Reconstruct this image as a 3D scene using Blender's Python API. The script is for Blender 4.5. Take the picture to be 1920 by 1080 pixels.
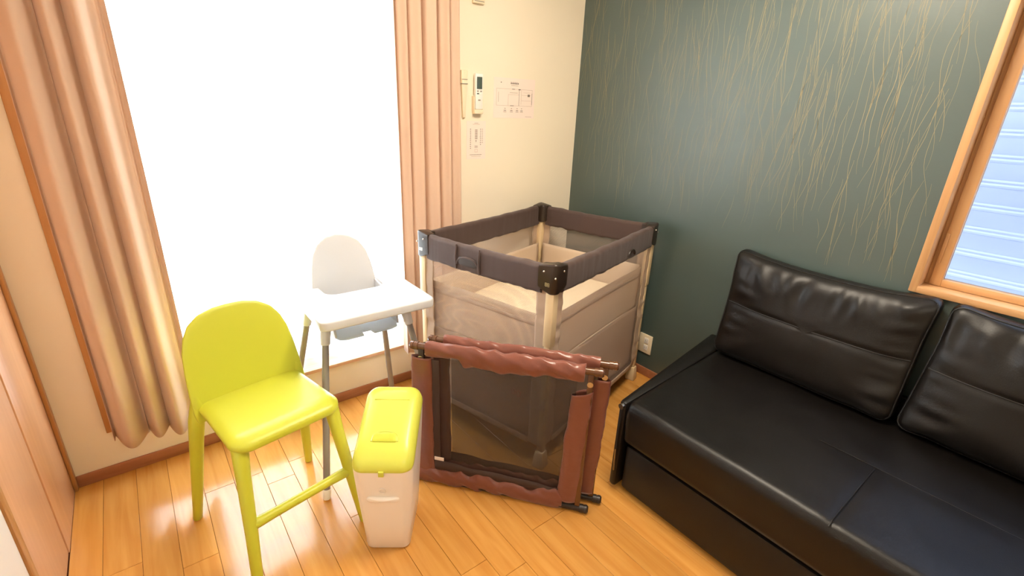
import bpy, bmesh, math, random
from mathutils import Vector, Matrix, noise
for o in list(bpy.data.objects): bpy.data.objects.remove(o)
SC = bpy.context.scene
COL = SC.collection
PI = math.pi
random.seed(7)

# ------------------------------------------------------------------ camera
F_PX = 900.0
YAW, PIT, ROL = math.radians(38.746), math.radians(20.724), math.radians(-2.360)
CAMZ = 1.5
fw = Vector((math.cos(PIT)*math.sin(YAW), math.cos(PIT)*math.cos(YAW), -math.sin(PIT)))
rt = Vector((math.cos(YAW), -math.sin(YAW), 0)); dn = fw.cross(rt)
r2 = rt*math.cos(ROL) + dn*math.sin(ROL); d2 = -rt*math.sin(ROL) + dn*math.cos(ROL)
cam_d = bpy.data.cameras.new('camera'); cam = bpy.data.objects.new('camera', cam_d); COL.objects.link(cam)
M3 = Matrix((r2, -d2, -fw)).transposed()
cam.matrix_world = Matrix.Translation((0, 0, CAMZ)) @ M3.to_4x4()
cam_d.sensor_width = 36; cam_d.lens = F_PX/1920*36; cam_d.clip_start = 0.02
SC.camera = cam
# ------------------------------------------------------------------ world, lamps, exposure
W = bpy.data.worlds.new('sky'); SC.world = W; W.use_nodes = True
bg = W.node_tree.nodes['Background']; bg.inputs[0].default_value = (0.90, 0.95, 1.0, 1); bg.inputs[1].default_value = 6.0
LAMP_STRENGTH = 26.0
LAMP_COLOR = (1.0, 0.87, 0.70)
SC.view_settings.view_transform = 'Standard'; SC.view_settings.look = 'None'
SC.view_settings.gamma = 1; SC.view_settings.use_curve_mapping = False
SC.view_settings.exposure = 1.04

# ------------------------------------------------------------------ materials
def lin(c):
    return tuple(((v/255)/12.92 if v/255 <= .04045 else ((v/255+.055)/1.055)**2.4) for v in c) + (1,)
def new_mat(name):
    m = bpy.data.materials.new(name); m.use_nodes = True
    return m, m.node_tree.nodes, m.node_tree.links, m.node_tree.nodes['Principled BSDF']
def mat(name, c, rough=.5, metal=0, bump=0, bscale=80, var=0, vscale=6, stretch=(1,1,1), coat=0, spec=.5, sheen=0, sub=0, bdist=.002, trans=0):
    m, N, L, b = new_mat(name)
    b.inputs['Base Color'].default_value = lin(c); b.inputs['Roughness'].default_value = rough
    b.inputs['Metallic'].default_value = metal; b.inputs['Coat Weight'].default_value = coat
    b.inputs['Specular IOR Level'].default_value = spec; b.inputs['Sheen Weight'].default_value = sheen
    if bump or var:
        tc = N.new('ShaderNodeTexCoord'); mp = N.new('ShaderNodeMapping'); mp.inputs['Scale'].default_value = stretch
        L.new(tc.outputs['Object'], mp.inputs[0])
    if bump:
        n = N.new('ShaderNodeTexNoise'); n.inputs['Scale'].default_value = bscale; n.inputs['Detail'].default_value = 4
        L.new(mp.outputs[0], n.inputs['Vector'])
        bp = N.new('ShaderNodeBump'); bp.inputs['Strength'].default_value = bump; bp.inputs['Distance'].default_value = bdist
        L.new(n.outputs['Fac'], bp.inputs['Height']); L.new(bp.outputs[0], b.inputs['Normal'])
    if var:
        n2 = N.new('ShaderNodeTexNoise'); n2.inputs['Scale'].default_value = vscale; n2.inputs['Detail'].default_value = 5
        L.new(mp.outputs[0], n2.inputs['Vector'])
        mx = N.new('ShaderNodeMix'); mx.data_type = 'RGBA'
        l = lin(c)
        mx.inputs['A'].default_value = tuple(v*(1-var) for v in l[:3])+(1,)
        mx.inputs['B'].default_value = tuple(min(1, v*(1+var)) for v in l[:3])+(1,)
        L.new(n2.outputs['Fac'], mx.inputs['Factor']); L.new(mx.outputs['Result'], b.inputs['Base Color'])
    if trans:
        tr = N.new('ShaderNodeBsdfTranslucent'); tr.inputs[0].default_value = lin(c)
        mi = N.new('ShaderNodeMixShader'); mi.inputs[0].default_value = trans
        L.new(b.outputs[0], mi.inputs[1]); L.new(tr.outputs[0], mi.inputs[2])
        L.new(mi.outputs[0], N['Material Output'].inputs[0])
    return m
def net_mat(name, c, cover, scale, trans=.0):
    """woven netting: fine holes between threads"""
    m, N, L, b = new_mat(name)
    b.inputs['Base Color'].default_value = lin(c); b.inputs['Roughness'].default_value = .7
    tc = N.new('ShaderNodeTexCoord')
    vals = []
    for rz in (math.radians(45), math.radians(-45)):
        mp = N.new('ShaderNodeMapping'); mp.inputs['Rotation'].default_value = (0, rz, 0) if False else (0, rz, 0)
        L.new(tc.outputs['Object'], mp.inputs[0])
        w = N.new('ShaderNodeTexWave'); w.bands_direction = 'X'; w.inputs['Scale'].default_value = scale
        w.inputs['Distortion'].default_value = .6; w.inputs['Detail Scale'].default_value = 2
        L.new(mp.outputs[0], w.inputs['Vector']); vals.append(w.outputs['Fac'])
    mxv = N.new('ShaderNodeMath'); mxv.operation = 'MAXIMUM'; L.new(vals[0], mxv.inputs[0]); L.new(vals[1], mxv.inputs[1])
    mr = N.new('ShaderNodeMapRange'); mr.inputs[1].default_value = .3; mr.inputs[2].default_value = 1
    mr.inputs[3].default_value = max(0, cover-.12); mr.inputs[4].default_value = min(1, cover+.10)
    L.new(mxv.outputs[0], mr.inputs[0])
    t = N.new('ShaderNodeBsdfTransparent'); mi = N.new('ShaderNodeMixShader')
    L.new(mr.outputs[0], mi.inputs[0]); L.new(t.outputs[0], mi.inputs[1])
    src = b.outputs[0]
    if trans:
        tr = N.new('ShaderNodeBsdfTranslucent'); tr.inputs[0].default_value = lin(c)
        m2 = N.new('ShaderNodeMixShader'); m2.inputs[0].default_value = trans
        L.new(b.outputs[0], m2.inputs[1]); L.new(tr.outputs[0], m2.inputs[2]); src = m2.outputs[0]
    L.new(src, mi.inputs[2]); L.new(mi.outputs[0], N['Material Output'].inputs[0])
    return m
def wood_mat(name, c1, c2, rough=.4, axis='z', scale=3, coat=0, bump=.05, rnd=0.0):
    m, N, L, b = new_mat(name)
    tc = N.new('ShaderNodeTexCoord'); oi = N.new('ShaderNodeObjectInfo')
    ad = N.new('ShaderNodeVectorMath'); ad.operation = 'MULTIPLY_ADD'
    L.new(oi.outputs['Random'], ad.inputs[0]); ad.inputs[1].default_value = (37, 19, 53); L.new(tc.outputs['Object'], ad.inputs[2])
    mp = N.new('ShaderNodeMapping'); s = [14, 14, 14]; s['xyz'.index(axis)] = 1.0
    mp.inputs['Scale'].default_value = s; L.new(ad.outputs[0], mp.inputs[0])
    n = N.new('ShaderNodeTexNoise'); n.inputs['Scale'].default_value = scale; n.inputs['Detail'].default_value = 6
    n.inputs['Distortion'].default_value = .6; L.new(mp.outputs[0], n.inputs['Vector'])
    mx = N.new('ShaderNodeMix'); mx.data_type = 'RGBA'; mx.inputs['A'].default_value = lin(c1); mx.inputs['B'].default_value = lin(c2)
    mr = N.new('ShaderNodeMapRange'); mr.inputs[1].default_value = .35; mr.inputs[2].default_value = .65
    L.new(n.outputs['Fac'], mr.inputs[0]); L.new(mr.outputs[0], mx.inputs['Factor'])
    hv = N.new('ShaderNodeHueSaturation')
    ma = N.new('ShaderNodeMath'); ma.operation = 'MULTIPLY_ADD'; ma.inputs[1].default_value = rnd; ma.inputs[2].default_value = 1-rnd/2
    L.new(oi.outputs['Random'], ma.inputs[0]); L.new(ma.outputs[0], hv.inputs['Value']); L.new(mx.outputs['Result'], hv.inputs['Color'])
    L.new(hv.outputs[0], b.inputs['Base Color']); b.inputs['Roughness'].default_value = rough; b.inputs['Coat Weight'].default_value = coat
    b.inputs['Coat Roughness'].default_value = .12
    return m

MT = {}
MT['wall'] = mat('cream_wallpaper', (240, 229, 206), .8, bump=.12, bscale=350, bdist=.001)
MT['ceil'] = mat('ceiling_paper', (238, 230, 214), .85, bump=.1, bscale=300)
MT['green'] = mat('green_wallpaper', (72, 88, 84), .40, spec=.9, bump=.15, bscale=220, var=.05, vscale=3, bdist=.001)
MT['strand'] = mat('gold_print', (150, 140, 108), .5, metal=.1)
MT['plank'] = wood_mat('maple_plank', (214, 156, 80), (200, 138, 64), .2, 'y', 2.2, coat=.5, rnd=.16)
MT['under'] = mat('plank_joint', (120, 62, 22), .7)
MT['casing'] = wood_mat('casing_wood', (208, 162, 112), (196, 148, 98), .45, 'z', 3)
MT['base'] = wood_mat('baseboard_wood', (176, 118, 82), (162, 104, 70), .5, 'x', 3)
MT['sill'] = wood_mat('sill_wood', (222, 184, 150), (212, 170, 134), .45, 'x', 3)
MT['sillh'] = wood_mat('casing_wood_flat', (208, 162, 112), (196, 148, 98), .45, 'y', 3)
MT['door'] = wood_mat('closet_laminate', (216, 168, 128), (208, 158, 118), .35, 'z', 2.5)
MT['dooredge'] = wood_mat('closet_edge', (188, 136, 80), (176, 124, 70), .4, 'z', 3)
MT['curtain'] = mat('curtain_cloth', (222, 194, 170), .9, bump=.25, bscale=500, sheen=.2, trans=.22, bdist=.001)
MT['white'] = mat('white_plastic', (244, 240, 232), .35)
MT['offwhite'] = mat('ivory_plastic', (240, 226, 196), .4)
MT['paper'] = mat('white_paper', (243, 226, 214), .7)
MT['ink'] = mat('grey_ink', (120, 108, 98), .8)
MT['inkl'] = mat('pale_ink', (176, 158, 142), .8)
MT['lcd'] = mat('remote_screen', (78, 92, 86), .2)
MT['grey'] = mat('grey_plastic', (150, 142, 130), .4)
MT['lime'] = mat('lime_plastic', (202, 205, 58), .36, bump=.03, bscale=400, spec=.5)
MT['lid'] = mat('lime_lid', (214, 218, 84), .3)
MT['pail'] = mat('pail_plastic', (250, 242, 230), .35)
MT['hc'] = mat('highchair_plastic', (214, 216, 219), .3)
MT['hc_skylit'] = mat('seat_skylight_tint', (224, 238, 252), .3, trans=.65)  # white seat plastic with the blue of the sky light painted into its colour
MT['steel'] = mat('grey_steel', (150, 146, 142), .4, metal=.25)
MT['crown'] = mat('crib_rail_cloth', (70, 52, 46), .75, bump=.4, bscale=700, sheen=.15, bdist=.0008)
MT['cblock'] = mat('crib_corner_plastic', (46, 35, 27), .28)
MT['cpost'] = mat('crib_post_paint', (222, 198, 156), .4)
MT['cnet'] = net_mat('crib_net', (222, 202, 186), .30, 110, .35)
MT['cfab'] = mat('crib_cloth', (206, 182, 158), .85, bump=.3, bscale=500, trans=.25, bdist=.001)
MT['clow'] = mat('lining_cloth', (176, 150, 128), .9, bump=.3, bscale=400)
MT['cpad'] = mat('mattress_cloth', (240, 222, 192), .85, bump=.2, bscale=300)
MT['cin'] = mat('bassinet_cloth', (230, 210, 186), .85, bump=.25, bscale=300, trans=.3)
MT['gcloth'] = mat('fence_cloth', (124, 70, 54), .30, bump=.35, bscale=9, sheen=.2, bdist=.02)
MT['gnet'] = net_mat('fence_net', (64, 52, 46), .60, 110)
MT['gtape'] = mat('fence_tape', (66, 46, 38), .7, bump=.2, bscale=300)
MT['grail'] = mat('fence_tube', (98, 62, 36), .25, metal=.1, coat=.4)
MT['gdark'] = mat('fence_hinge', (48, 38, 32), .4)
MT['leather'] = mat('black_leather', (13, 10, 9), .40, bump=.35, bscale=240, spec=.38, bdist=.0008)
MT['stitch'] = mat('leather_seam', (10, 9, 9), .5)
MT['sframe'] = mat('sofa_frame_cloth', (24, 20, 18), .7)
MT['chrome'] = mat('chrome', (190, 186, 180), .2, metal=1)
MT['rivet'] = mat('rivet', (206, 198, 184), .25, metal=.8)
MT['siding'] = mat('siding_paint', (206, 214, 238), .6)
MT['stripe'] = mat('siding_stripe', (236, 244, 248), .6)
MT['red'] = mat('red_mark', (170, 62, 54), .7)
# sheer
m, N, L, b = new_mat('sheer_lace')
t = N.new('ShaderNodeBsdfTransparent'); tr = N.new('ShaderNodeBsdfTranslucent'); tr.inputs[0].default_value = (.93, .93, .93, 1)
b.inputs['Base Color'].default_value = (.9, .9, .9, 1); b.inputs['Roughness'].default_value = .9
a1 = N.new('ShaderNodeMixShader'); a1.inputs[0].default_value = .72; L.new(b.outputs[0], a1.inputs[1]); L.new(tr.outputs[0], a1.inputs[2])
a2 = N.new('ShaderNodeMixShader'); a2.inputs[0].default_value = .72; L.new(t.outputs[0], a2.inputs[1]); L.new(a1.outputs[0], a2.inputs[2])
L.new(a2.outputs[0], N['Material Output'].inputs[0]); MT['sheer'] = m
def glass_mat(name, tint, gl=.08):
    m, N, L, b = new_mat(name)
    t = N.new('ShaderNodeBsdfTransparent'); t.inputs[0].default_value = tint
    g = N.new('ShaderNodeBsdfGlossy'); g.inputs['Roughness'].default_value = .05
    mi = N.new('ShaderNodeMixShader'); mi.inputs[0].default_value = gl
    L.new(t.outputs[0], mi.inputs[1]); L.new(g.outputs[0], mi.inputs[2]); L.new(mi.outputs[0], N['Material Output'].inputs[0])
    return m
MT['glass'] = glass_mat('clear_glass', (.95, .97, .97, 1), .05)
MT['glass2'] = glass_mat('tinted_glass', (.62, .66, .72, 1), .05)
m, N, L, b = new_mat('lamp_diffuser')
b.inputs['Emission Color'].default_value = LAMP_COLOR+(1,); b.inputs['Emission Strength'].default_value = LAMP_STRENGTH
MT['lamp'] = m

# ------------------------------------------------------------------ mesh helpers
class MB:
    def __init__(s): s.v = []; s.f = []
    def add(s, vs, fs):
        k = len(s.v); s.v += [tuple(p) for p in vs]; s.f += [tuple(i+k for i in f) for f in fs]; return s
    def box(s, x0, x1, y0, y1, z0, z1, bev=0, seg=2):
        bm = bmesh.new(); bmesh.ops.create_cube(bm, size=1)
        for v in bm.verts: v.co = ((x0+x1)/2+v.co.x*(x1-x0), (y0+y1)/2+v.co.y*(y1-y0), (z0+z1)/2+v.co.z*(z1-z0))
        if bev: bmesh.ops.bevel(bm, geom=bm.edges[:], offset=min(bev, .49*min(x1-x0, y1-y0, z1-z0)), segments=seg, profile=.5, affect='EDGES')
        return s.bm(bm)
    def bm(s, bm):
        bm.verts.index_update(); s.add([v.co.copy() for v in bm.verts], [[v.index for v in f.verts] for f in bm.faces]); bm.free(); return s
    def hexa(s, P, bev=0):
        """8 corners: bottom 4 ccw, top 4 ccw"""
        bm = bmesh.new(); V = [bm.verts.new(p) for p in P]
        for f in ((3,2,1,0),(4,5,6,7),(0,1,5,4),(1,2,6,5),(2,3,7,6),(3,0,4,7)): bm.faces.new([V[i] for i in f])
        if bev: bmesh.ops.bevel(bm, geom=bm.edges[:], offset=bev, segments=2, profile=.5, affect='EDGES')
        return s.bm(bm)
    def loft(s, rings, caps=True, closed=True):
        n = len(rings[0]); vs = [p for r in rings for p in r]; fs = []
        for i in range(len(rings)-1):
            for j in range(n if closed else n-1):
                k = (j+1) % n; fs.append((i*n+j, i*n+k, (i+1)*n+k, (i+1)*n+j))
        if caps:
            fs.append(tuple(range(n))[::-1]); fs.append(tuple((len(rings)-1)*n+j for j in range(n)))
        return s.add(vs, fs)
    def tube(s, path, r, n=12, ab=(1, 1), up=(0, 0, 1)):
        P = [Vector(p) for p in path]; R = r if isinstance(r, (list, tuple)) else [r]*len(P); rings = []
        cl = (P[0]-P[-1]).length < 1e-6
        d0 = (P[-1]-P[0] if not cl else P[1]-P[0]).normalized(); u = Vector(up)
        if abs(d0.dot(u)) > .9: u = Vector((0, 1, 0)) if abs(d0.y) < .8 else Vector((1, 0, 0))
        c = None
        for i, p in enumerate(P):
            d = (P[min(i+1, len(P)-1)]-P[max(i-1, 0)]).normalized()
            ref = u if c is None else c
            a = d.cross(ref).normalized(); c = a.cross(d)
            rings.append([p+a*math.cos(t*2*PI/n)*R[i]*ab[0]+c*math.sin(t*2*PI/n)*R[i]*ab[1] for t in range(n)])
        return s.loft(rings)
    def sweep(s, p0, p1, sec, n=40, wr=None):
        """sec(t)->list of (a,b) section points (a sideways, b up) swept from p0 to p1; wr(t,j)->offset multiplier"""
        p0 = Vector(p0); p1 = Vector(p1); d = (p1-p0).normalized(); up = Vector((0, 0, 1))
        if abs(d.z) > .9: up = Vector((0, 1, 0))
        a = d.cross(up).normalized(); c = a.cross(d); rings = []
        for i in range(n+1):
            t = i/n; q = p0.lerp(p1, t); rings.append([q+a*u+c*w for u, w in sec(t)])
        return s.loft(rings)
    def puff(s, outline, T, rings=14, mp=None, pw=2.6, t_dn=None):
        """pillow-like solid: outline closed list of 2D pts (star-shaped about centroid); T half thickness; rim rounded"""
        n = len(outline); cx = sum(p[0] for p in outline)/n; cy = sum(p[1] for p in outline)/n
        mp = mp or (lambda x, y, z: (x, y, z)); td = T if t_dn is None else t_dn
        rs = [math.sin(PI/2*(i/rings))**.8 for i in range(1, rings+1)]
        vs = []; fs = []
        def h(r): return max(0, 1-r**pw)**(1/pw)
        for sg, tt in ((1, T), (-1, td)):
            base = len(vs); vs.append(mp(cx, cy, sg*tt))
            for r in rs:
                for (x, y) in outline: vs.append(mp(cx+(x-cx)*r, cy+(y-cy)*r, sg*tt*h(r)))
            for j in range(n):
                k = (j+1) % n
                fs.append((base, base+1+j, base+1+k) if sg > 0 else (base, base+1+k, base+1+j))
            for i in range(len(rs)-1):
                for j in range(n):
                    k = (j+1) % n; q = (base+1+i*n+j, base+1+(i+1)*n+j, base+1+(i+1)*n+k, base+1+i*n+k)
                    fs.append(q if sg > 0 else q[::-1])
        bm = bmesh.new(); V = [bm.verts.new(v) for v in vs]
        for f in fs: bm.faces.new([V[i] for i in f])
        bmesh.ops.remove_doubles(bm, verts=bm.verts[:], dist=1e-5)
        return s.bm(bm)
    def prism(s, pts, z0, z1, bev=0, seg=2, mp=None, segs=1):
        bm = bmesh.new(); V = [bm.verts.new((x, y, z0)) for x, y in pts]; f = bm.faces.new(V)
        g = bmesh.ops.extrude_face_region(bm, geom=[f])
        for v in g['geom']:
            if isinstance(v, bmesh.types.BMVert): v.co.z = z1
        bmesh.ops.recalc_face_normals(bm, faces=bm.faces[:])
        if bev:
            ed = [e for e in bm.edges if abs(e.verts[0].co.z-e.verts[1].co.z) < 1e-6]
            bmesh.ops.bevel(bm, geom=ed, offset=bev, segments=seg, profile=.5, affect='EDGES', clamp_overlap=True)
        if mp:
            for v in bm.verts: v.co = mp(*v.co)
        return s.bm(bm)
    def build(s, name, m, parent=None, smooth=True, angle=35, sub=0, solid=0):
        me = bpy.data.meshes.new(name); me.from_pydata(s.v, [], s.f); me.update()
        bm = bmesh.new(); bm.from_mesh(me); bmesh.ops.recalc_face_normals(bm, faces=bm.faces[:]); bm.to_mesh(me); bm.free()
        if smooth: me.shade_smooth(); me.set_sharp_from_angle(angle=math.radians(angle))
        me.materials.append(MT[m])
        o = bpy.data.objects.new(name, me); COL.objects.link(o)
        if solid:
            md = o.modifiers.new('solid', 'SOLIDIFY'); md.thickness = solid; md.offset = 0
        if sub:
            md = o.modifiers.new('sub', 'SUBSURF'); md.levels = sub; md.render_levels = sub
        if parent: o.parent = parent
        return o
def tag(o, label, cat, group=None):
    o['label'] = label; o['category'] = cat
    if group: o['group'] = group
    return o
def struct(o, label=None):
    o['kind'] = 'structure'
    if label: o['label'] = label
    return o
def thing(name, label, cat, loc=(0, 0, 0), rz=0, group=None):
    o = bpy.data.objects.new(name, None); COL.objects.link(o); o.location = loc; o.rotation_euler = (0, 0, rz)
    o.empty_display_size = .05
    return tag(o, label, cat, group)
def rrect(x0, x1, y0, y1, r, n=6, rs=None):
    """rounded rectangle outline, ccw; rs = radii (x0y0, x1y0, x1y1, x0y1)"""
    rs = rs or (r, r, r, r); out = []
    for (cx, cy, a0, q) in ((x0+rs[0], y0+rs[0], PI, rs[0]), (x1-rs[1], y0+rs[1], 1.5*PI, rs[1]), (x1-rs[2], y1-rs[2], 0, rs[2]), (x0+rs[3], y1-rs[3], .5*PI, rs[3])):
        for i in range(n+1):
            a = a0+PI/2*i/n; out.append((cx+q*math.cos(a), cy+q*math.sin(a)))
    return out
def resample(pts, n):
    P = [Vector((p[0], p[1])) for p in pts]; P.append(P[0]); L_ = [0]
    for i in range(1, len(P)): L_.append(L_[-1]+(P[i]-P[i-1]).length)
    out = []; k = 0
    for j in range(n):
        d = L_[-1]*j/n
        while k < len(L_)-2 and L_[k+1] < d: k += 1
        t = (d-L_[k])/max(1e-9, L_[k+1]-L_[k]); q = P[k].lerp(P[k+1], t); out.append((q.x, q.y))
    return out
def nz(x, y=0, z=0): return noise.noise(Vector((x, y, z)))

# ------------------------------------------------------------------ room shell
XL, XR, YB, YF, ZC = -.406, 2.25, 2.24, -2.4, 2.45
T = .18
floor = struct(MB().box(XL-.2, XR+.2, YF-.2, YB+.2, -.12, -.012).build('floor', 'under'))
PW = .1059
kid = 0; cache = {}
k0 = math.floor(XL/PW)
for k in range(k0, int(XR/PW)+1):
    x0 = max(XL, k*PW); x1 = min(XR, (k+1)*PW)
    if x1-x0 < .004: continue
    y = YB; off = random.choice((.25, .5, .75, .95, .35, .62))
    ln = .909*off+.1
    while y > YF+.01:
        l = min(ln, y-YF); key = (round(x1-x0, 4), round(l, 4))
        if key not in cache:
            hw, hl = (x1-x0)/2-.0005, l/2-.0005
            o = MB().box(-hw, hw, -hl, hl, -.012, 0, .0009, 1).build('plank', 'plank', floor); cache[key] = o.data
        else:
            o = bpy.data.objects.new('plank', cache[key]); COL.objects.link(o); o.parent = floor
        o.location = ((x0+x1)/2, y-l/2, 0)
        y -= l; ln = .909
struct(MB().box(XL-.2, XR+.2, YF-.2, YB+.2, ZC, ZC+.1).build('ceiling', 'ceil'))
# window wall (back)
WX0, WX1, WZ0, WZ1 = -.235, 1.36, .222, 2.12
w = MB().box(XL-.2, WX0, YB, YB+T, 0, ZC).box(WX1, XR+.2, YB, YB+T, 0, ZC).box(WX0, WX1, YB, YB+T, 0, WZ0).box(WX0, WX1, YB, YB+T, WZ1, ZC)
struct(w.build('wall_back', 'wall', smooth=False))
# green wall with window opening
VY1, VY0, VZ0, VZ1 = .380, -.75, .93, 1.90
w = MB().box(XR, XR+T, VY1, YB, 0, ZC).box(XR, XR+T, YF-.2, VY0, 0, ZC).box(XR, XR+T, VY0, VY1, 0, VZ0).box(XR, XR+T, VY0, VY1, VZ1, ZC)
wall_r = struct(w.build('wall_right', 'green', smooth=False))
struct(MB().box(XL-T, XR+.2, YF-T, YF, 0, ZC).build('wall_front', 'wall', smooth=False))
wl = struct(MB().box(XL-T, XL-.03, YF, YB, 0, ZC).build('wall_left', 'wall', smooth=False))
# closet front on the left wall
struct(MB().box(XL-.03, XL, 1.872, YB, 0, ZC, .002).build('door_1', 'door'), 'pale wooden closet panel beside the window wall')
d2_ = struct(MB().box(XL-.03, XL-.003, 1.525, 1.868, 0, ZC, .002).build('door_2', 'door'), 'pale wooden closet door with brown edge strip')
MB().box(XL-.03, XL+.004, 1.487, 1.524, 0, ZC, .003).build('edge_strip', 'dooredge', d2_)
struct(MB().box(XL-.03, XL-.002, YF, 1.486, 0.06, ZC, .002).build('door_3', 'white'), 'white panel at the left edge')
struct(MB().box(XL-.03, XL+.006, YF, 1.486, 0, .06, .003).build('baseboard_left', 'base'))
struct(MB().box(XL, XL+.012, YB-.03, YB, .0, ZC, .003).build('trim_1', 'dooredge'), 'brown corner strip')
bb = MB().box(XL+.012, XR, YB-.009, YB, 0, .052, .002); struct(bb.build('baseboard_back', 'base'))
struct(MB().box(XR-.009, XR, YF, YB-.009, 0, .052, .002).build('baseboard_right', 'base'))

# printed strands of the green wallpaper
s = MB(); rnd = random.Random(11)
def strand(y, z, ln, seed, wd, slant):
    n = 16; pts = []
    for i in range(n+1):
        t = i/n; zz = z-ln*t
        yy = y+slant*ln*t+.042*nz(seed, zz*3.4)+.012*nz(seed+9, zz*9)
        pts.append((yy, zz))
    vs = []; fs = []
    for i, (yy, zz) in enumerate(pts):
        wq = wd*(.35+.65*math.sin(PI*min(1, .08+i/n*.9)))
        vs += [(XR-.0006, yy-wq, zz), (XR-.0006, yy+wq, zz)]
    for i in range(n): fs.append((2*i, 2*i+1, 2*i+3, 2*i+2))
    s.add(vs, fs)
for i in range(1150):
    y = -1.2+3.4*((i*.6180339+rnd.uniform(-.004, .004)) % 1)
    z = rnd.uniform(1.05, 2.6)
    if z > ZC: z = ZC-.002
    ln = rnd.uniform(.15, .60)
    if y > 1.2: ln *= .7
    zmin = .95+.12*nz(y*2.5, 4)+abs(rnd.gauss(0, .24))
    if z-ln < zmin: ln = z-zmin
    if ln < .07: continue
    if y < VY1+.07 and y > VY0-.1 and z-ln < VZ1+.06:
        ln = z-VZ1-.06
        if ln < .05: continue
    big = y < 1.0 or z > 1.7
    strand(y, z, ln, rnd.uniform(0, 200), rnd.uniform(.0005, .0010) if big else rnd.uniform(.0003, .0007), rnd.uniform(-.14, .16))
o = s.build('wallpaper_strand', 'strand', wall_r); o['kind'] = 'stuff'; o['label'] = 'thin wavy gold strands printed on the green wallpaper'

# window 1: frame, panes, casing, sill
w1 = struct(bpy.data.objects.new('window_1', None), 'tall window behind the sheer curtain'); COL.objects.link(w1); w1.location = (0, 0, 0)
f = MB().box(WX0, WX1, YB+.14, YB+.175, WZ0, WZ0+.05, .003).box(WX0, WX1, YB+.14, YB+.175, WZ1-.05, WZ1, .003).box(WX0, WX0+.04, YB+.14, YB+.175, WZ0, WZ1, .003).box(WX1-.04, WX1, YB+.14, YB+.175, WZ0, WZ1, .003)
f.build('window_frame', 'grey', w1)
MB().box(.54, .60, YB+.143, YB+.172, WZ0+.05, WZ1-.05, .003).build('window_stile', 'grey', w1)
for a, c in ((WX0+.04, .54), (.60, WX1-.04)):
    MB().box(a, c, YB+.155, YB+.159, WZ0+.05, WZ1-.05).build('pane', 'glass', w1)
MB().box(WX0-.03, WX0+.004, YB-.014, YB+.136, WZ0-.012, WZ1+.03, .003).build('casing_side', 'dooredge', w1)
MB().box(WX1-.004, WX1+.03, YB-.014, YB+.135, WZ0-.012, WZ1+.03, .003).build('casing_side', 'casing', w1)
MB().box(WX0, WX1, YB-.013, YB+.134, WZ1-.004, WZ1+.03, .003).build('casing_head', 'casing', w1)
MB().box(WX0, WX1, YB-.016, YB+.139, WZ0-.006, WZ0+.013, .003).build('window_sill', 'sill', w1)

# window 2 in green wall
w2 = struct(bpy.data.objects.new('window_2', None), 'wood framed window above the sofa'); COL.objects.link(w2)
CW = .022
for nm, (ya, yb, za, zb), mm in (('casing_side', (VY1-.004, VY1+CW, VZ0-CW, VZ1+CW), 'casing'), ('casing_side', (VY0-CW, VY0+.004, VZ0-CW, VZ1+CW), 'casing'), ('casing_head', (VY0, VY1, VZ1-.004, VZ1+CW), 'sillh'), ('casing_sill', (VY0, VY1, VZ0-CW, VZ0+.003), 'sillh')):
    MB().box(XR-.016, XR+.10, ya, yb, za, zb, .003).build(nm, mm, w2)
FX0, FX1 = XR+.055, XR+.10
fy, fz = VY1-.012, VZ0+.014
MB().box(FX0+.012, FX1, VY1-.018, VY1-.004, VZ0+.003, VZ1-.004, .001).build('jamb', 'casing', w2)
SW = .034
for nm, (ya, yb, za, zb), mm in (('sash_stile', (VY1-.018-SW, VY1-.018, VZ0+.004, VZ1), 'casing'), ('sash_stile', (VY0, VY0+SW, VZ0+.004, VZ1), 'casing'), ('sash_rail', (VY0+SW, VY1-.018-SW, VZ1-SW, VZ1), 'sillh'), ('sash_rail', (VY0+SW, VY1-.018-SW, VZ0+.004, VZ0+.030), 'sillh')):
    MB().box(FX0, FX1-.005, ya, yb, za, zb, .002).build(nm, mm, w2)
MB().box(FX0-.006, FX0, VY1-.018-.012, VY1-.019, VZ0+.09, VZ0+.20, .001).build('sash_stop', 'casing', w2)
MB().box(FX0+.02, FX0+.024, VY0+SW, VY1-.018-SW, VZ0+.03, VZ1-SW).build('pane', 'glass2', w2)
# neighbouring house wall with siding
nb = thing('neighbour_wall', 'pale blue siding of the house outside the wooden window', 'wall', (XR+1.0, 0, 0))
MB().box(.03, .15, -3.0, 2.2, -.6, 3.0).build('wall_core', 'siding', nb)
sid = None
for k in range(30):
    if sid is None:
        sid = MB().box(0, .03, -3.0, 2.2, 0, .1135, .001).build('siding_board', 'siding', nb); o = sid
        st = [MB().box(-.0012, .002, -3.0, 2.2, a, a+.009, .0004).build('stripe', 'stripe', sid) for a in (.010, .028)]
    else:
        o = bpy.data.objects.new('siding_board', sid.data); COL.objects.link(o); o.parent = nb
        for q in st:
            c = bpy.data.objects.new('stripe', q.data); COL.objects.link(c); c.parent = o
    o.location = (0, 0, -.6+k*.114)

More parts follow.
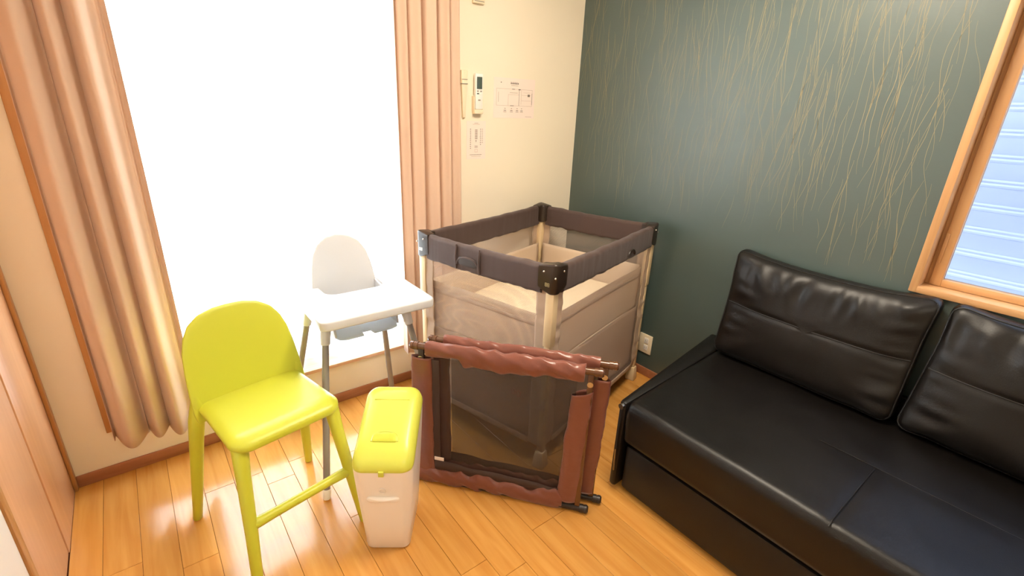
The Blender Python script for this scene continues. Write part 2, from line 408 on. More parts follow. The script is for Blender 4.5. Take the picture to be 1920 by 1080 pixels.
# ------------------------------------------------------------------ curtains
def curtain(name, x0, x1, ymid, z0, z1, folds, amp, seed, m, label, cat, thick=.0016, flare=.0, nx=220, nzr=30, hem=.0, sharp=.0, solid=True):
    s = MB(); vs = []; fs = []
    for i in range(nzr+1):
        tz = i/nzr; z = z0+(z1-z0)*tz
        for j in range(nx+1):
            t = j/nx; ph = folds*2*PI*t+.9*math.sin(2*PI*t*1.3+seed)+.35*nz(seed, t*3, tz*1.2)
            a = amp*(.75+.35*nz(seed+3, t*4, tz*.8))*(1-.35*tz)
            y = ymid+a*(math.sin(ph)+sharp*math.sin(2*ph+seed))+.012*nz(seed+5, t*6, tz*2)
            x = x0+(x1-x0)*t+.35*a*math.cos(ph)+flare*(t-.5)*2*(1-tz)
            vs.append((x, y, z+hem*nz(seed, t*5)*(1-tz)**6))
    for i in range(nzr):
        for j in range(nx):
            q = i*(nx+1)+j; fs.append((q, q+1, q+nx+2, q+nx+1))
    s.add(vs, fs)
    o = s.build(name, m, solid=thick if solid else 0, angle=80)
    return tag(o, label, cat)
curtain('curtain', -.232, .048, 2.105, .225, 2.3, 3.6, .056, 2.0, 'curtain', 'long beige curtain bunched at the left of the window', 'curtain', flare=.015, hem=.02, sharp=.42)
curtain('curtain', .995, 1.325, 2.125, .235, 2.3, 5.0, .040, 5.5, 'curtain', 'long beige curtain bunched beside the wall remote and crib', 'curtain', flare=.012, hem=.01, sharp=.4)
curtain('sheer_curtain', WX0+.012, WX1-.012, YB+.075, WZ0+.024, WZ1-.02, 13, .016, 1.3, 'sheer', 'white sheer lace curtain hanging over the bright window', 'curtain', nx=420, hem=.012, solid=False)

# ------------------------------------------------------------------ sofa
sofa = thing('sofa', 'long black leather sofa along the green wall', 'sofa', (1.377, .976, 0))
SX, SY = 1.377, .976
def LS(b): # shift world-built mesh into sofa space
    b.v = [(x-SX, y-SY, z) for x, y, z in b.v]; return b
SY0 = -1.35
LS(MB().box(1.386, 2.235, SY0, .945, .02, .232, .012)).build('base', 'leather', sofa)
LS(MB().box(1.41, 2.20, SY0+.02, .93, 0, .03)).build('plinth', 'sframe', sofa)
# seat: lofted slab with soft top
prof = []
def seat_ring(y):
    out = []; x0, x1, z0, z1, r = 1.372, 2.17, .238, .43, .034
    pts = rrect(x0, x1, z0, z1, r, 6)
    # densify top edge
    res = []
    for i, p in enumerate(pts):
        q = pts[(i+1) % len(pts)]; res.append(p)
        L_ = math.hypot(q[0]-p[0], q[1]-p[1])
        if L_ > .1:
            for k in range(1, 28): res.append((p[0]+(q[0]-p[0])*k/28, p[1]+(q[1]-p[1])*k/28))
    for x, z in res:
        top = max(0, (z-z0)/(z1-z0))
        u = (x-x0)/(x1-x0)
        g = math.sin(PI*min(1, max(0, u)))
        dz = top**6*(.004*nz(x*5, y*4, 1)+.0016*nz(x*14, y*9, 5)+.006*g)
        crease = math.exp(-((y-.238)/.010)**2)*(u < .47)
        dz -= top**6*.004*crease+top**6*.004*math.exp(-((x-1.755)/.010)**2)*(y < .42)
        dx = -.006*math.exp(-((z-.36)/.06)**2)*(u < .1)*(1+.4*nz(y*7, z*9))
        out.append((x+dx, y+.044*min(1, max(0, u))*max(0, (y-.5)/.457), z+dz))
    return out
ys = [SY0+.0]+[SY0+.02+i*(.965-SY0-.04)/150 for i in range(151)]+[.957]
rings = []
for i, y in enumerate(ys):
    r_ = seat_ring(y)
    if i in (0, len(ys)-1):
        cx, cz = 1.77, .335; r_ = [(cx+(x-cx)*.985, yy, cz+(z-cz)*.94) for x, yy, z in r_]
    rings.append(r_)
seat = LS(MB().loft(rings)).build('seat', 'leather', sofa, angle=60)
seam = MB().tube([(1.374+.42*i/24, .238, .4335+.004*math.sin(PI*i/24)-(.01 if i == 0 else 0)) for i in range(22)], .0016, 6)
LS(seam).build('seam', 'stitch', seat)
LS(MB().tube([(1.755, .41-i*.06, .436) for i in range(26)], .0014, 6)).build('seam', 'stitch', seat)
LS(MB().tube([(1.373, .94-i*.05, .404) for i in range(46)], .0022, 6)).build('seam', 'stitch', seat)
LS(MB().hexa([(1.362, .957, .02), (2.235, 1.000, .02), (2.235, 1.10, .02), (1.362, .990, .02), (1.362, .955, .432), (2.235, 1.004, .438), (2.235, 1.112, .440), (1.362, .988, .432)], .012)).build('arm', 'leather', sofa)
b = MB().tube([(1.352, .972, .414), (1.366, .972, .414)], .012, 14); LS(b).build('arm_button', 'chrome', sofa)
b = MB().tube([(1.356, .972, .21), (1.362, .972, .10)], .003, 8); LS(b).build('zip_pull', 'chrome', sofa)
LS(MB().box(2.218, 2.242, SY0, 1.0, .2, .50, .01, 3)).build('back', 'leather', sofa)

def cushion(yc, hw, label, seed, skb=0, skt=0):
    t = thing('back_cushion', label, 'cushion', (2.092, yc, .441), 0, 'back cushions on the sofa')
    H = .475; ol = resample(rrect(-hw, hw, 0, H, .034, 8), 168)
    ta = math.radians(15)
    def mp(x, h, z):
        up = h/H; x = x-skb*(1-up)*max(0, -x/hw)-skt*up*max(0, -x/hw)
        x *= 1+.035*(abs(x)/hw)**4*max(0, up-.7)/.3
        edge = max(0, 1-abs(x)/hw)
        # slumped: corners stand a little proud, top edge dips in the middle
        h2 = h+.018*(abs(x)/hw)**3*(up > .5)*(up-.5)*2-.008*math.sin(PI*(x/hw+1)/2)*up**2
        w_ = .0
        if z > 0:
            k = math.exp(-((h-(H-.075))/.055)**2)
            w_ = k*.020*nz(x*24+seed, h*5, seed)+.009*nz(x*6, h*6, seed+3)
            w_ -= .006*math.exp(-((h-H*.53)/.012)**2)*min(1, max(0, (hw-abs(x))/.03))
            kk = math.exp(-((abs(x)-hw+.06)/.05)**2); w_ += kk*.012*nz(x*4, h*24, seed+8)
            w_ *= min(1, z/.03)
        zz = z+w_-.004
        # local: y_world = -x ; thickness toward -x world; h up with lean
        return (-zz*math.cos(ta)+h2*math.sin(ta)*.9, -x, h2*math.cos(ta)+zz*math.sin(ta)*.0+.002)
    b = MB().puff(ol, .082, 26, mp, pw=3.2, t_dn=.06).build('cover', 'leather', t, angle=70)
    fx = lambda x, h: .082*max(0, 1-max(abs(x)/hw, abs(h-H/2)/(H/2))**3.2)**(1/3.2)
    pts = [mp(x, H*.53, fx(x, H*.53)+.001) for x in [(-hw+.012)+i*(2*hw-.024)/60 for i in range(61)]]
    MB().tube(pts, .0022, 6, up=(0, 0, 1)).build('seam', 'stitch', b)
    pp = [mp(x*.985, H/2+(h-H/2)*.985, .032) for x, h in ol]; pp.append(pp[0])
    MB().tube(pp, .003, 6).build('piping', 'stitch', b)
    return t
cushion(.650, .358, 'black leather back cushion nearest the crib', 3.1, 0, .02)
cushion(-.118, .365, 'black leather back cushion under the window sill', 8.4, .035, 0)

# ------------------------------------------------------------------ travel cot (crib)
CL, CWD = .5165, .385
crib = thing('travel_cot', 'brown and beige mesh travel cot in the room corner', 'crib', (1.587, 1.7225, 0), math.radians(14.9))
ZT = .955
for sx in (-1, 1):
    for sy in (-1, 1):
        px, py = sx*(CL-.03), sy*(CWD-.03)
        p = MB().box(px-.0145, px+.0145, py-.0145, py+.0145, .05, .66, .004).build('post', 'cpost', crib)
        MB().box(px-.019, px+.019, py-.019, py+.019, .60, .85, .004).build('post_sleeve', 'cpost', p)
        if sy < 0 and sx > 0:
            MB().box(px+sx*.019-.0006, px+sx*.019+.0006, py-.004, py+.004, .66, .80).build('slot', 'gdark', p)
        MB().hexa([(px-.028, py-.028, 0), (px+.028, py-.028, 0), (px+.028, py+.028, 0), (px-.028, py+.028, 0), (px-.02, py-.02, .085), (px+.02, py-.02, .085), (px+.02, py+.02, .085), (px-.02, py+.02, .085)], .006).build('foot', 'cpost', crib)
        # corner block: rounded L wrap
        A, Tk = .082, .048
        ox, oy = sx*CL, sy*CWD
        loc = []
        for i in range(7):
            a = PI/2*i/6; loc.append((.028-.028*math.sin(a), .028-.028*math.cos(a)))
        pl = [(A, 0)]+loc[::1]  # along outer faces, corner rounded at origin
        pl = [(A, 0)] + [(.028-.028*math.sin(PI/2*i/6), .028-.028*math.cos(PI/2*i/6)) for i in range(7)] + [(0, A), (Tk, A), (Tk, Tk+.012), (Tk+.012, Tk), (A, Tk)]
        pts = [(ox-sx*u, oy-sy*v) for u, v in pl]
        if sx*sy < 0: pts = pts[::-1]
        def mp(x, y, z, ox=ox, oy=oy, sx=sx, sy=sy):
            # arms taper at the bottom
            k = max(0, (ZT-z)/.13); u = abs(ox-x); v = abs(oy-y)
            sh = .0
            return (x, y, z-(.012*max(u, v)/A if z > ZT-.03 else -.030*max(0, (max(u, v)-.03)/A)))
        cb = MB().prism(pts, ZT-.125, ZT, .008, 3, mp).build('corner_block', 'cblock', crib, angle=50)
        for u, v, z in ((.055, -.001, ZT-.035), (-.001, .055, ZT-.035), (.006, .006, ZT-.055)):
            q = MB(); bm = bmesh.new(); bmesh.ops.create_uvsphere(bm, u_segments=8, v_segments=6, radius=.0042)
            for vv in bm.verts: vv.co += Vector((ox-sx*u, oy-sy*v, z))
            q.bm(bm).build('rivet', 'rivet', cb)
        if sx < 0:
            # pale moulded emblem on the short side
            e = MB()
            for k in range(2):
                yy = oy-sy*(.032+.011*k); s0 = ox-.0012
                e.box(s0, s0+.002, yy-.0045, yy-.003, ZT-.092, ZT-.078).box(s0, s0+.002, yy+.003, yy+.0045, ZT-.092, ZT-.078)
                for zz in (ZT-.092, ZT-.086, ZT-.080): e.box(s0, s0+.002, yy-.0045, yy+.0045, zz, zz+.002)
            e.build('emblem', 'rivet', cb)
def rail(p0, p1, seed, nm='top_rail'):
    def sec(t):
        e = min(1, min(t, 1-t)/.06); sag = .010*math.sin(PI*t)+.004*nz(t*9, seed); hh = .118*(1+.05*nz(t*14, seed+2))
        pts = rrect(-.021, .021, -hh, 0, .018, 5); out = []
        for i, (a, c) in enumerate(pts):
            wv = .0038*nz(t*60+c*8, c*9, seed)*(1 if abs(a) > .012 else .4)+.003*nz(t*18, c*14, seed+7)
            out.append((a*(1+wv*22), c+(0 if c < -.06 else .004*nz(t*11, seed+4))-sag*.5))
        return out
    return MB().sweep(p0, p1, sec, 90).build(nm, 'crown', crib, angle=70)
zt = ZT-.014
rs = rail((-CL+.024, CWD-.07, zt), (-CL+.024, -CWD+.07, zt), 1.0)
rl = rail((-CL+.07, -CWD+.024, zt), (CL-.07, -CWD+.024, zt), 4.0)
rail((CL-.024, -CWD+.07, zt), (CL-.024, CWD-.07, zt), 7.0)
rail((CL-.07, CWD-.024, zt), (-CL+.07, CWD-.024, zt), 9.0)
# grip (arched release tab) on the short front rail and the long front rail
def grip(par, fn):
    pts = [fn(.062*math.cos(PI*i/16), .038*math.sin(PI*i/16)) for i in range(17)]
    MB().tube(pts, .0055, 8).build('grip', 'gdark' if par is rl else 'crown', par)
    return
grip(rs, lambda a, c: (-CL+.0005, .06-a, zt-.092+c))
for a in (-.066, .066):
    MB().tube([(-CL+.001, .06+a, zt-.004), (-CL-.003, .06+a+.003, zt-.06), (-CL+.001, .06+a, zt-.115)], .004, 8).build('strap_edge', 'crown', rs)
MB().puff(rrect(-.055, .055, 0, .036, .015), .004, 6, lambda x, y, z: (-CL-.001-z, .06+x, zt-.092+y)).build('grip_plate', 'gdark', rs)
grip(rl, lambda a, c: (.18+a*.6, -CWD+.001, zt-.10+c*.8))
# netting sides, corner cloth strips, hems
ZN0, ZN1 = .11, .86
def side(p0, p1, inward, seed):
    p0 = Vector(p0); p1 = Vector(p1); d = (p1-p0).normalized(); L_ = (p1-p0).length; inn = Vector(inward)
    def grid(a, c, z0, z1, off, nm, m, amp, nx=40, nzz=24, par=crib, solid=.0012):
        vs = []; fs = []
        for i in range(nzz+1):
            z = z0+(z1-z0)*i/nzz
            for j in range(nx+1):
                s_ = a+(c-a)*j/nx; bow = .010*math.sin(PI*s_/L_)*math.sin(PI*(z-ZN0)/(ZN1-ZN0))
                wv = amp*nz(s_*4+seed, z*26, seed)+bow
                q = p0+d*s_+inn*(off+wv); vs.append((q.x, q.y, z))
        for i in range(nzz):
            for j in range(nx): k = i*(nx+1)+j; fs.append((k, k+1, k+nx+2, k+nx+1))
        return MB().add(vs, fs).build(nm, m, par, angle=80, solid=solid)
    grid(.07, L_-.07, ZN0, ZN1, .0, 'net_side', 'cnet', .002, solid=0)
    for a, c in ((.0, .075), (L_-.075, L_)): grid(a, c, ZN0, ZN1, -.002, 'corner_strip', 'cfab', .006, 10, 60)
    grid(.075, L_-.075, ZN0-.01, ZN0+.02, -.003, 'hem', 'cfab', .001, 20, 3)
    grid(.03, L_-.03, ZN0, .475, .022, 'lower_lining', 'clow', .003, 30, 14)
    # bassinet wall hung behind the net
    bw = grid(.045, L_-.045, .47, .712, .026, 'bassinet_wall', 'cin', .003, 30, 12)
    grid(.045, L_-.045, .655, .675, .0235, 'seam_band', 'cfab', .0, 20, 2, par=bw, solid=.002)
ix, iy = CL-.02, CWD-.02
side((-ix, iy, 0), (-ix, -iy, 0), (1, 0, 0), 1.5)
side((-ix, -iy, 0), (ix, -iy, 0), (0, 1, 0), 3.5)
side((ix, -iy, 0), (ix, iy, 0), (-1, 0, 0), 5.5)
side((ix, iy, 0), (-ix, iy, 0), (0, -1, 0), 7.5)
MB().box(-ix+.03, ix-.03, -iy+.03, iy-.03, .468, .476).build('bassinet_floor', 'cin', crib)
MB().box(-ix+.005, ix-.005, -iy+.005, iy-.005, ZN0-.008, ZN0+.012, .004).build('bottom_panel', 'gtape', crib)
lb = MB()
for k in range(2):
    yy = -iy-.005
    pts = [(-.33+k*.028+.010*math.cos(a*PI/6), 0, .33+.014*math.sin(a*PI/6)) for a in range(13)]
    lb.tube([(-ix-.005, p[0]+.10, p[2]) for p in pts], .0022, 6)
lb.build('printed_mark', 'red', crib)
mt = MB().puff(resample(rrect(-ix+.048, ix-.048, -iy+.048, iy-.048, .04, 6), 100), .055, 12, lambda x, y, z: (x, y, z+.056+.004*nz(x*5, y*5)), pw=5)
o = mt.build('cot_mattress', 'cpad'); o.location = (1.587, 1.7225, .477); o.rotation_euler = (0, 0, math.radians(14.9))
tag(o, 'cream mattress lying inside the travel cot', 'mattress')

# ------------------------------------------------------------------ folded play fence
GW = .367
fence = thing('folding_play_fence', 'folded reddish brown fabric play fence with mesh panels in front of cot', 'play fence', (.955, 1.224, 0), math.radians(-51.2))
def ell_sleeve(p0, p1, a, c, dz, seed, wr=.18, n=60, na=16, zoff=0):
    """cloth tube round a rail: half widths a (sideways) c (up), gathered wrinkles"""
    def sec(t):
        out = []
        for i in range(na):
            an = 2*PI*i/na; k = 1+wr*(.35-1.5*abs(nz(t*7+seed+math.sin(an)*.9, math.cos(an)*.4, seed)))*min(1, .25+abs(math.sin(an)))+wr*.35*nz(t*16+math.sin(an)*1.5, math.cos(an)*.5, seed+4)
            aa = a(t) if callable(a) else a; cc = c(t) if callable(c) else c; dd = dz(t) if callable(dz) else dz
            out.append((aa*math.cos(an)*k, cc*math.sin(an)*k+dd))
        return out
    return MB().sweep(p0, p1, sec, n)
for pi_, (oy, ox) in enumerate(((0, 0), (.066, .048))):
    H = .636
    R_ = .0155
    tr_ = MB().tube([(ox-GW+.008, oy, H), (ox+GW-.008, oy, H)], R_*.85, 14).build('top_rail', 'grail', fence)
    br_ = MB().tube([(ox-GW+.008, oy, .018), (ox+GW-.008, oy, .018)], R_*.85, 14).build('bottom_rail', 'gdark', fence)
    for par, z, m_ in ((tr_, H, 'grail'), (br_, .018, 'gdark')):
        for sg in (-1, 1):
            x = ox+sg*GW
            MB().tube([(x, oy, z), (x-sg*.006, oy, z), (x-sg*.016, oy, z), (x-sg*.0165, oy, z), (x-sg*.020, oy, z), (x-sg*.0205, oy, z), (x-sg*.034, oy, z), (x-sg*.035, oy, z)], [R_*.7, R_*1.05, R_*1.08, R_*.95, R_*.95, R_*1.08, R_*1.05, R_*.9], 16).build('end_cap', m_, par)
    for sg in (-1, 1):
        x = ox+sg*.322
        pst = MB().box(x-.011, x+.011, oy-.008, oy+.008, .03, H-.01, .004).build('post', 'grail' if sg > 0 else 'gdark', fence)
        q = MB().tube([(x, oy-.012, H-.048), (x, oy-.006, H-.048)], .011, 14).build('hinge_pin', 'chrome', pst)
    # top sleeve hangs unevenly from the rail
    lo = (lambda t: .030+.016*(t > .22)*min(1, (t-.22)/.03)+.006*nz(t*7, 3)-.012*t)
    b = ell_sleeve((ox-.300, oy, H), (ox+.300, oy, H), lambda t: .0225+.002*nz(t*20, 1), lambda t: max(.026, lo(t)), lambda t: -max(.026, lo(t))+.0245, 2+pi_*5, .28, 170, 28)
    b.build('top_sleeve', 'gcloth', fence, angle=70)
    lo2 = (lambda t: .036+.012*nz(t*6, 9+pi_)+.008*nz(t*15, 2))
    b = ell_sleeve((ox-.345, oy, .018), (ox+.262, oy, .018), lambda t: .0185+.003*nz(t*16, 5), lo2, lambda t: lo2(t)-.017, 7+pi_*3, .42, 170, 28)
    b.build('bottom_sleeve', 'gcloth', fence, angle=70)
    # side sleeves (flattened cloth tubes around the posts)
    def vsleeve(xc, z0, z1, a, seed, tilt=0, open_top=False):
        rings = []; n = 50
        for i in range(n+1):
            t = i/n; z = z0+(z1-z0)*t; ring = []
            fl = 1+.25*max(0, t-.93)/.07*open_top
            for k in range(20):
                an = 2*PI*k/20; wv = 1+.16*nz(t*5+seed+math.cos(an)*1.5, math.cos(an), math.sin(an))-.10*abs(nz(t*11+math.cos(an)*1.2, math.sin(an)*.5, seed))
                ring.append((ox+xc+tilt*(t-.5)+a*math.cos(an)*wv*(1+.1*(1-t)), oy+.016*math.sin(an)*wv*fl, z+.012*math.cos(an)*open_top*t+.006*nz(an, seed)*(t > .95)))
            rings.append(ring)
        return MB().loft(rings, caps=False)
    vsleeve(-.322, .05, .592, .042, 11+pi_, 0, False).build('side_sleeve', 'gcloth', fence, angle=70, solid=.0015)
    vsleeve(.288+.012*pi_, .045, .545 if pi_ == 0 else .575, .038, 21+pi_, .02, pi_ == 0).build('side_sleeve', 'gcloth', fence, angle=70, solid=.0015)
    # dark tape borders and netting
    if pi_ == 0: MB().box(ox-.283, ox-.250, oy-.003, oy+.001, .07, H-.05, .001).build('border_tape', 'gtape', fence)
    vs = []; fs = []
    for i in range(41):
        t = i/40; x = ox-.283+t*(.56); top = .118+.012*nz(t*5, 4)-.02*t
        vs += [(x, oy-.0025, .05), (x, oy-.004, top)]
    for i in range(40): fs.append((2*i, 2*i+2, 2*i+3, 2*i+1))
    MB().add(vs, fs).build('border_tape', 'gtape', fence, solid=.001)
    vs = []; fs = []; nx, nzz = 40, 30
    for i in range(nzz+1):
        for j in range(nx+1):
            vs.append((ox-.275+j*.55/nx, oy+.004+.006*nz(j*.15, i*.2, pi_), .06+i*(H-.10)/nzz))
    for i in range(nzz):
        for j in range(nx): k = i*(nx+1)+j; fs.append((k, k+1, k+nx+2, k+nx+1))
    MB().add(vs, fs).build('net', 'gnet', fence)
    if pi_ == 0: MB().box(ox-.276, ox-.235, oy-.006, oy-.003, .118, .134, .001).build('cloth_tag', 'paper', fence)
MB().box(GW-.045, GW-.02, .005, .058, .60, .625, .004).build('hinge_link', 'gdark', fence)
MB().box(-GW+.03, -GW+.055, .005, .058, .60, .625, .004).build('hinge_link', 'gdark', fence)

# ------------------------------------------------------------------ lime junior chair
ch = thing('junior_chair', 'lime green plastic junior chair with footrest bar', 'chair', (.18, 1.83, 0), math.radians(11))
OX = .025
half = [(0, .79), (.05, .788), (.10, .776), (.14, .750), (.165, .712), (.180, .665), (.189, .60), (.194, .53), (.197, .46), (.190, .425), (.10, .428), (0, .43)]
ol = half+[(-x, z) for x, z in half[-2:0:-1]]
ol = resample(ol[::-1], 120)
def bmap(x, z, t):
    y = -.035+(z-.45)*.27+.10*(z-.6)**2*(z > .6)-.45*x*x
    return (x+OX, y+t, z)
MB().puff(ol, .0125, 18, bmap, pw=4).build('backrest', 'lime', ch, angle=60)
so = resample(rrect(-.188, .188, -.365, -.005, .05, 8, (.055, .055, .03, .03)), 120)
def smap(x, y, t):
    fx = max(0, (-.29-y)/.075); roll = .020*fx*fx
    dish = .010*(1-(x/.19)**2)*math.exp(-((y+.17)/.12)**2)
    side = .010*max(0, (abs(x)-.15)/.04)**2
    return (x*(1-.05*(y+.365)/.36)+OX, y, .480+t*(1+.6*min(1, fx))-roll-dish-side-.5*.02*max(0, (-.0-y-.0))*0)
MB().puff(so, .016, 20, smap, pw=3.5).build('seat', 'lime', ch, angle=60)
for sx in (-1, 1):
    fx = -.222 if sx < 0 else .214
    top = sx*.178+OX
    MB().tube([(top, -.030, .52), (top, -.034, .49), (top+(fx-top)*.16, -.034, .43), (top+(fx-top)*.36, -.028, .34), (top+(fx-top)*.7, -.014, .16), (fx, 0, .004), (fx, 0, 0)], [.012, .021, .026, .0235, .0195, .016, .014], 16, ab=(1, .85)).build('leg', 'lime', ch)
    fx2 = sx*.195+.005; tp = sx*.152+OX
    MB().tube([(tp, -.300, .478), (tp+sx*.004, -.325, .455), (tp+(fx2-tp)*.25, -.350, .37), (tp+(fx2-tp)*.6, -.402, .19), (fx2, -.455, .004), (fx2, -.455, 0)], [.016, .026, .0225, .0195, .0165, .0145], 16).build('leg', 'lime', ch)
MB().tube([(-.150+OX*.5-.02, -.395, .205), (-.08, -.397, .207), (.08+OX, -.397, .207), (.185, -.395, .205)], [.019, .0165, .0165, .019], 14, ab=(1, 1)).build('footrest', 'lime', ch)

# ------------------------------------------------------------------ white highchair
hc = thing('highchair', 'white plastic highchair with tray and grey metal legs', 'highchair', (.66, 1.877, 0))
feet = [(-.279, -.274), (.273, -.278), (.256, .274), (-.27, .274)]
tops = [(-.160, -.085), (.180, -.085), (.150, .10), (-.165, .11)]
for (fx, fy_), (tx, ty) in zip(feet, tops):
    a = Vector((fx, fy_, 0)); c = Vector((tx, ty, .66)); P = lambda t: a.lerp(c, t)
    lg = MB().tube([P(.02), P(.98)], .0135, 16).build('leg', 'steel', hc)
    MB().tube([P(0), P(.012), P(.055), P(.06)], [.012, .0155, .0158, .0138], 16).build('foot_cap', 'white', lg)
    MB().tube([P(.89), P(.895), P(.97), P(1.04)], [.015, .0185, .021, .024], 16).build('leg_socket', 'hc', lg)
# tray: rounded plate with a bay cut for the seat
X0, X1, Y0, Y1 = -.215, .255, -.232, .150
hx0, hx1, hy = -.105, .150, .030
pl = rrect(X0, X1, Y0, Y1, .03, 6)
k = [i for i, p in enumerate(pl) if abs(p[1]-Y1) < 1e-6 and p[0] > .1][0]
notch = [(hx1, Y1)]+[(hx1-.045+.045*math.cos(-PI/2*i/6), hy+.045+.045*math.sin(-PI/2*i/6)) for i in range(7)]+[(hx0+.045-.045*math.sin(PI/2*i/6), hy+.045-.045*math.cos(PI/2*i/6)) for i in range(7)]+[(hx0, Y1)]
pl = pl[:k+1]+notch+pl[k+1:]
MB().prism(pl, .700, .738, .007, 3).build('tray', 'hc', hc, angle=50)
# seat pan with notch, bucket sides, backrest
pan = [(-.128, -.085), (-.118, -.115), (-.09, -.128), (-.022, -.128), (-.018, -.095), (.018, -.095), (.022, -.128), (.10, -.128), (.13, -.115), (.14, -.085), (.15, .17), (-.135, .17)]
MB().prism(pan, .594, .606, .004, 2).build('seat', 'hc_skylit', hc, angle=50)
for x in (-.125, .142):
    MB().hexa([(x-.005, -.10, .60), (x+.005, -.10, .60), (x+.007, .18, .60), (x-.003, .18, .60), (x-.012 if x < 0 else x, -.06, .705), (x if x < 0 else x+.012, -.06, .705), (x if x < 0 else x+.014, .19, .74), (x-.014 if x < 0 else x, .19, .74)], .003).build('seat_side', 'hc', hc)
hb = [(0, .947), (.05, .938), (.09, .912), (.118, .868), (.132, .81), (.142, .74), (.145, .60), (0, .598)]
ol = hb+[(-x, z) for x, z in hb[-2:0:-1]]
ol = resample(ol[::-1], 96)
MB().puff(ol, .009, 14, lambda x, z, t: (x+.008, .155+(z-.6)*.16-1.6*x*x+t, z), pw=4).build('backrest', 'hc', hc, angle=60)

# ------------------------------------------------------------------ nappy pail
pail = thing('lidded_bin', 'cream white plastic bin with lime yellow sloped lid', 'bin', (.4785, 1.2445, 0), math.radians(-36))
def ring(hw, y0, y1, r, zf, n=8):
    return [(x, y, zf(y)) for x, y in rrect(-hw, hw, y0, y1, r, n)]
lip = lambda y: .358+.42*max(0, y)
secs = [(.070, .008, .235, .022, 0.0), (.077, .001, .242, .028, .008/.345), (.084, -.006, .255, .03, .3), (.093, -.012, .268, .034, .62), (.100, -.016, .278, .038, .9), (.102, -.017, .28, .04, 1.0)]
MB().loft([ring(hw, y0, y1, r, (lambda y, k=k: lip(y)*k)) for hw, y0, y1, r, k in secs]).build('body', 'pail', pail, angle=50)
lid_r = []
for hw, y0, y1, r, dz in ((.098, -.014, .277, .04, -.004), (.1025, -.0185, .2815, .042, 0), (.1025, -.018, .281, .042, .008), (.098, -.012, .276, .042, .026), (.088, .002, .262, .040, .040), (.070, .03, .235, .036, .047), (.04, .08, .19, .02, .050), (.008, .13, .14, .004, .0505)):
    lid_r.append(ring(hw, y0, y1, r, (lambda y, dz=dz: lip(y)+dz)))
lid = MB().loft(lid_r).build('lid', 'lid', pail, angle=60)
mpl = lambda x, y, z: (x, y, lip(y)+z)
MB().puff(resample(rrect(-.042, .042, .050, .082, .012, 6, (.004, .004, .014, .014)), 40), .0035, 6, lambda x, y, z: mpl(x, y, z+.0495)).build('grip_shade', 'lime', lid)  # raised pad in darker lime paints the shade of the grip hollow
MB().tube([mpl(.044*math.cos(PI*i/20), .052+.034*math.sin(PI*i/20)**.5, .0495) for i in range(21)], .0025, 8).build('grip_rim', 'lid', lid)
MB().tube([mpl(-.062+.124*i/12, .205, .0485) for i in range(13)], .0022, 8).build('ridge', 'lid', lid)
MB().box(-.009, .009, -.024, -.016, .345, .365, .002).build('latch', 'lid', lid)
MB().puff(resample(rrect(-.055, .055, -.010, .010, .0099, 8), 60), .012, 8, lambda x, y, z: (x, -.014-z, .245+y-.0005*0), pw=2).build('handle', 'pail', pail)
MB().tube([(.010*math.cos(2*PI*i/20), -.0165, .281+.010*math.sin(2*PI*i/20)) for i in range(21)], .0022, 6).build('emblem', 'pail', pail)

# ------------------------------------------------------------------ wall items
def onwall(name, label, cat, x, z, group=None): return thing(name, label, cat, (x, YB, z), 0, group)
# remote in holder
h_ = onwall('remote_holder', 'beige wall holder below the white remote control', 'holder', 1.506, 1.455)
MB().box(-.026, .026, -.006, 0, 0, .09, .002).build('back_plate', 'offwhite', h_)
MB().box(-.026, .026, -.030, 0, 0, .022, .004).build('cup', 'offwhite', h_)
for sx in (-1, 1): MB().box(sx*.026-.002, sx*.026+.002, -.026, 0, .01, .085, .001).build('side_rail', 'offwhite', h_)
r_ = onwall('air_conditioner_remote', 'white air conditioner remote with grey screen in wall holder', 'remote', 1.508, 1.478)
MB().box(-.023, .023, -.026, -.007, 0, .172, .004).build('case', 'white', r_)
MB().box(-.016, .016, -.028, -.0255, .098, .156, .001).build('screen', 'lcd', r_)
for bx, bz, w_, m_ in ((-.010, .088, .005, 'grey'), (.010, .088, .005, 'grey'), (-.009, .076, .006, 'lcd'), (.010, .074, .008, 'white'), (0, .045, .007, 'grey')):
    MB().box(bx-w_, bx+w_, -.028, -.0255, bz-.003, bz+.003, .0008).build('button', m_, r_)
sl = onwall('wall_fitting', 'slim white tapered fitting hanging on the wall at the curtain edge', 'wall fitting', 1.425, 1.435)
MB().hexa([(-.008, -.014, 0), (.008, -.014, 0), (.008, -.003, 0), (-.008, -.003, 0), (-.019, -.016, .225), (.019, -.016, .225), (.019, -.003, .225), (-.019, -.003, .225)], .003).build('blade', 'offwhite', sl)
MB().box(-.017, .017, -.018, -.003, .160, .164).build('band', 'grey', sl)
MB().box(-.016, .016, -.018, -.003, .182, .184).build('band', 'grey', sl)
wb = onwall('wall_box', 'small white plastic box high on the cream wall', 'wall box', 1.507, 1.962)
MB().box(-.034, .034, -.018, 0, 0, .10, .004).build('case', 'offwhite', wb)
MB().box(-.028, .028, -.0195, -.017, .008, .011).build('slot', 'grey', wb)
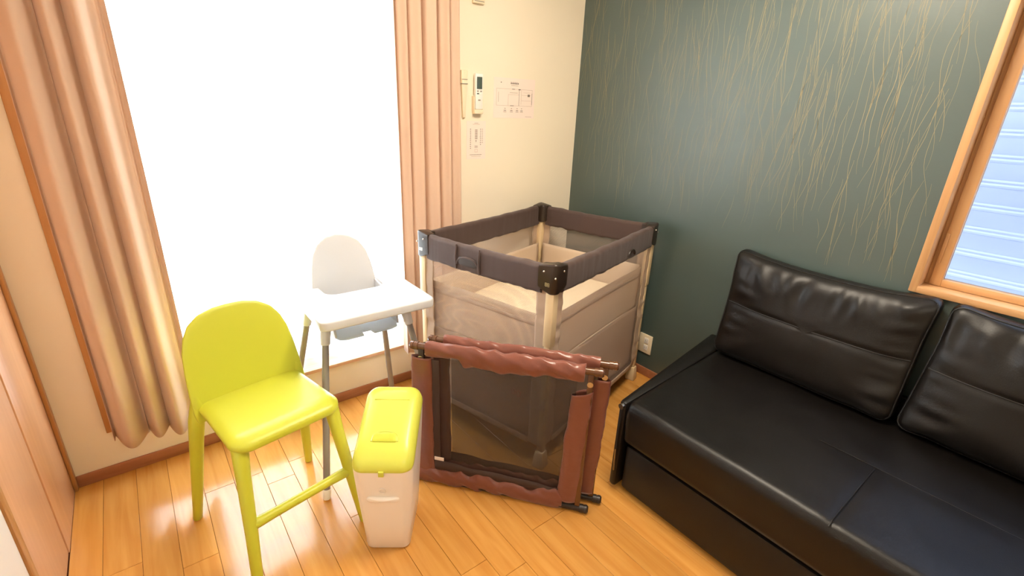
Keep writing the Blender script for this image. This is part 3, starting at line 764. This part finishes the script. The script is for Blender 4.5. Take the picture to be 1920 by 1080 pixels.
# paper 1: floor plan sheet
p1 = onwall('floor_plan_sheet', 'landscape white sheet with printed floor plan on cream wall', 'paper', 1.760, 1.54)
MB().box(-.143, .143, -.0012, 0, -.102, .102).build('sheet', 'paper', p1)
ink = MB(); inl = MB(); Yp = -.0016
def R(b, x0, x1, z0, z1): b.box(min(x0, x1), max(x0, x1), Yp, -.001, min(z0, z1), max(z0, z1))
def frame(b, x0, x1, z0, z1, w_=.0011):
    R(b, x0, x1, z0, z0+w_); R(b, x0, x1, z1-w_, z1); R(b, x0, x0+w_, z0, z1); R(b, x1-w_, x1, z0, z1)
frame(inl, -.125, .125, -.038, .048)
R(inl, -.112, -.110, -.02, .03); R(inl, -.045, -.044, -.038, .02); R(inl, -.045, .03, .019, .020); R(ink, .030, .032, -.038, .048); R(inl, .046, .047, -.03, .046)
R(inl, -.035, .02, .028, .030); R(inl, .046, .115, .018, .019); R(inl, .06, .11, .032, .033); R(ink, .092, .108, .012, .024); R(inl, .046, .118, -.01, -.009)
R(ink, .122, .124, -.03, .03); R(ink, -.02, .0, .046, .049); R(ink, -.03, -.005, -.039, -.036); R(ink, .025, .04, .044, .049)
rnd = random.Random(3)
for i in range(6): R(ink, -.030+i*.0095, -.0235+i*.0095, .072, .080)
for i in range(4): R(ink, -.0295+i*.013, -.024+i*.013, .082, .0835)
for i in range(9): R(inl, -.026+i*.0055, -.022+i*.0055, .064, .067)
for cx in (-.065, -.02, .02, .052):
    R(inl, cx-.010, cx+.010, -.071, -.068); R(ink, cx-.008, cx+.008, -.064, -.061); R(inl, cx-.004, cx+.004, -.054, -.050)
R(inl, .08, .125, -.094, -.0925); R(ink, -.098, -.092, .076, .081)
for q in (ink.build('print', 'ink', p1), inl.build('print', 'inkl', p1)): q['kind'] = 'stuff'
# paper 2: portrait notice
p2 = onwall('notice_sheet', 'small portrait notice with vertical lettering below the remote', 'paper', 1.508, 1.322)
MB().box(-.061, .061, -.0012, 0, -.098, .098).build('sheet', 'paper', p2)
ink = MB(); inl = MB()
for i in range(7): R(inl, -.022+i*.0065, -.018+i*.0065, .080, .082)
R(ink, -.012, .012, .086, .0875)
for i in range(6):
    z = .052-i*.0085; R(ink, -.008, .008, z-.001, z+.001); R(ink, -.0065, -.005, z-.004, z+.003); R(ink, .0045, .006, z-.004, z+.003); R(ink, -.001, .0008, z-.004, z+.003)
R(ink, -.005, .003, -.004, -.002); R(ink, -.002, .0, -.010, .002)
for i in range(3): R(ink, -.010, .010, -.030-i*.004, -.0285-i*.004)
frame(inl, -.009, .009, -.062, -.046)
for sx, n in ((-.036, 11), (.028, 9), (.040, 8)):
    for i in range(n):
        z = .056-i*.0098; R(ink if sx < .035 else inl, sx-.004+rnd.uniform(-.001, .001), sx+.003, z-.001, z+.0012); R(ink if sx < .035 else inl, sx-.001, sx+.0006, z-.003, z+.003)
for i in range(14): R(ink, -.040+i*.0055, -.036+i*.0055, -.076, -.0735)
for i in range(11): R(inl, -.030+i*.0055, -.026+i*.0055, -.084, -.082)
for q in (ink.build('print', 'ink', p2), inl.build('print', 'inkl', p2)): q['kind'] = 'stuff'
# outlet
ot = thing('wall_outlet', 'ivory double wall outlet low on the green wall', 'outlet', (XR, 1.497, .205), 0)
MB().box(-.007, 0, -.037, .052, -.060, .060, .003).build('plate', 'offwhite', ot)
for zc in (.022, -.022):
    MB().box(-.009, -.006, -.014, .014, zc-.017, zc+.017, .001).build('socket', 'white', ot)
    for yy in (-.0055, .0055): MB().box(-.0096, -.0088, yy-.001, yy+.001, zc-.006, zc+.006).build('slit', 'grey', ot)

# ------------------------------------------------------------------ ceiling lamp (above and behind the view)
for (x, y, lab, k) in ((1.30, .85, 'round white ceiling lamp above the play fence', 1.0), (.45, -1.3, 'smaller round ceiling lamp behind the camera', .62)):
    lp = thing('ceiling_lamp', lab, 'lamp', (x, y, ZC))
    MB().tube([(0, 0, 0), (0, 0, -.03)], .25*k, 40).build('lamp_base', 'white', lp)
    MB().tube([(0, 0, -.03), (0, 0, -.06), (0, 0, -.085), (0, 0, -.09)], [.26*k, .26*k, .22*k, .10*k], 40).build('diffuser', 'lamp', lp)
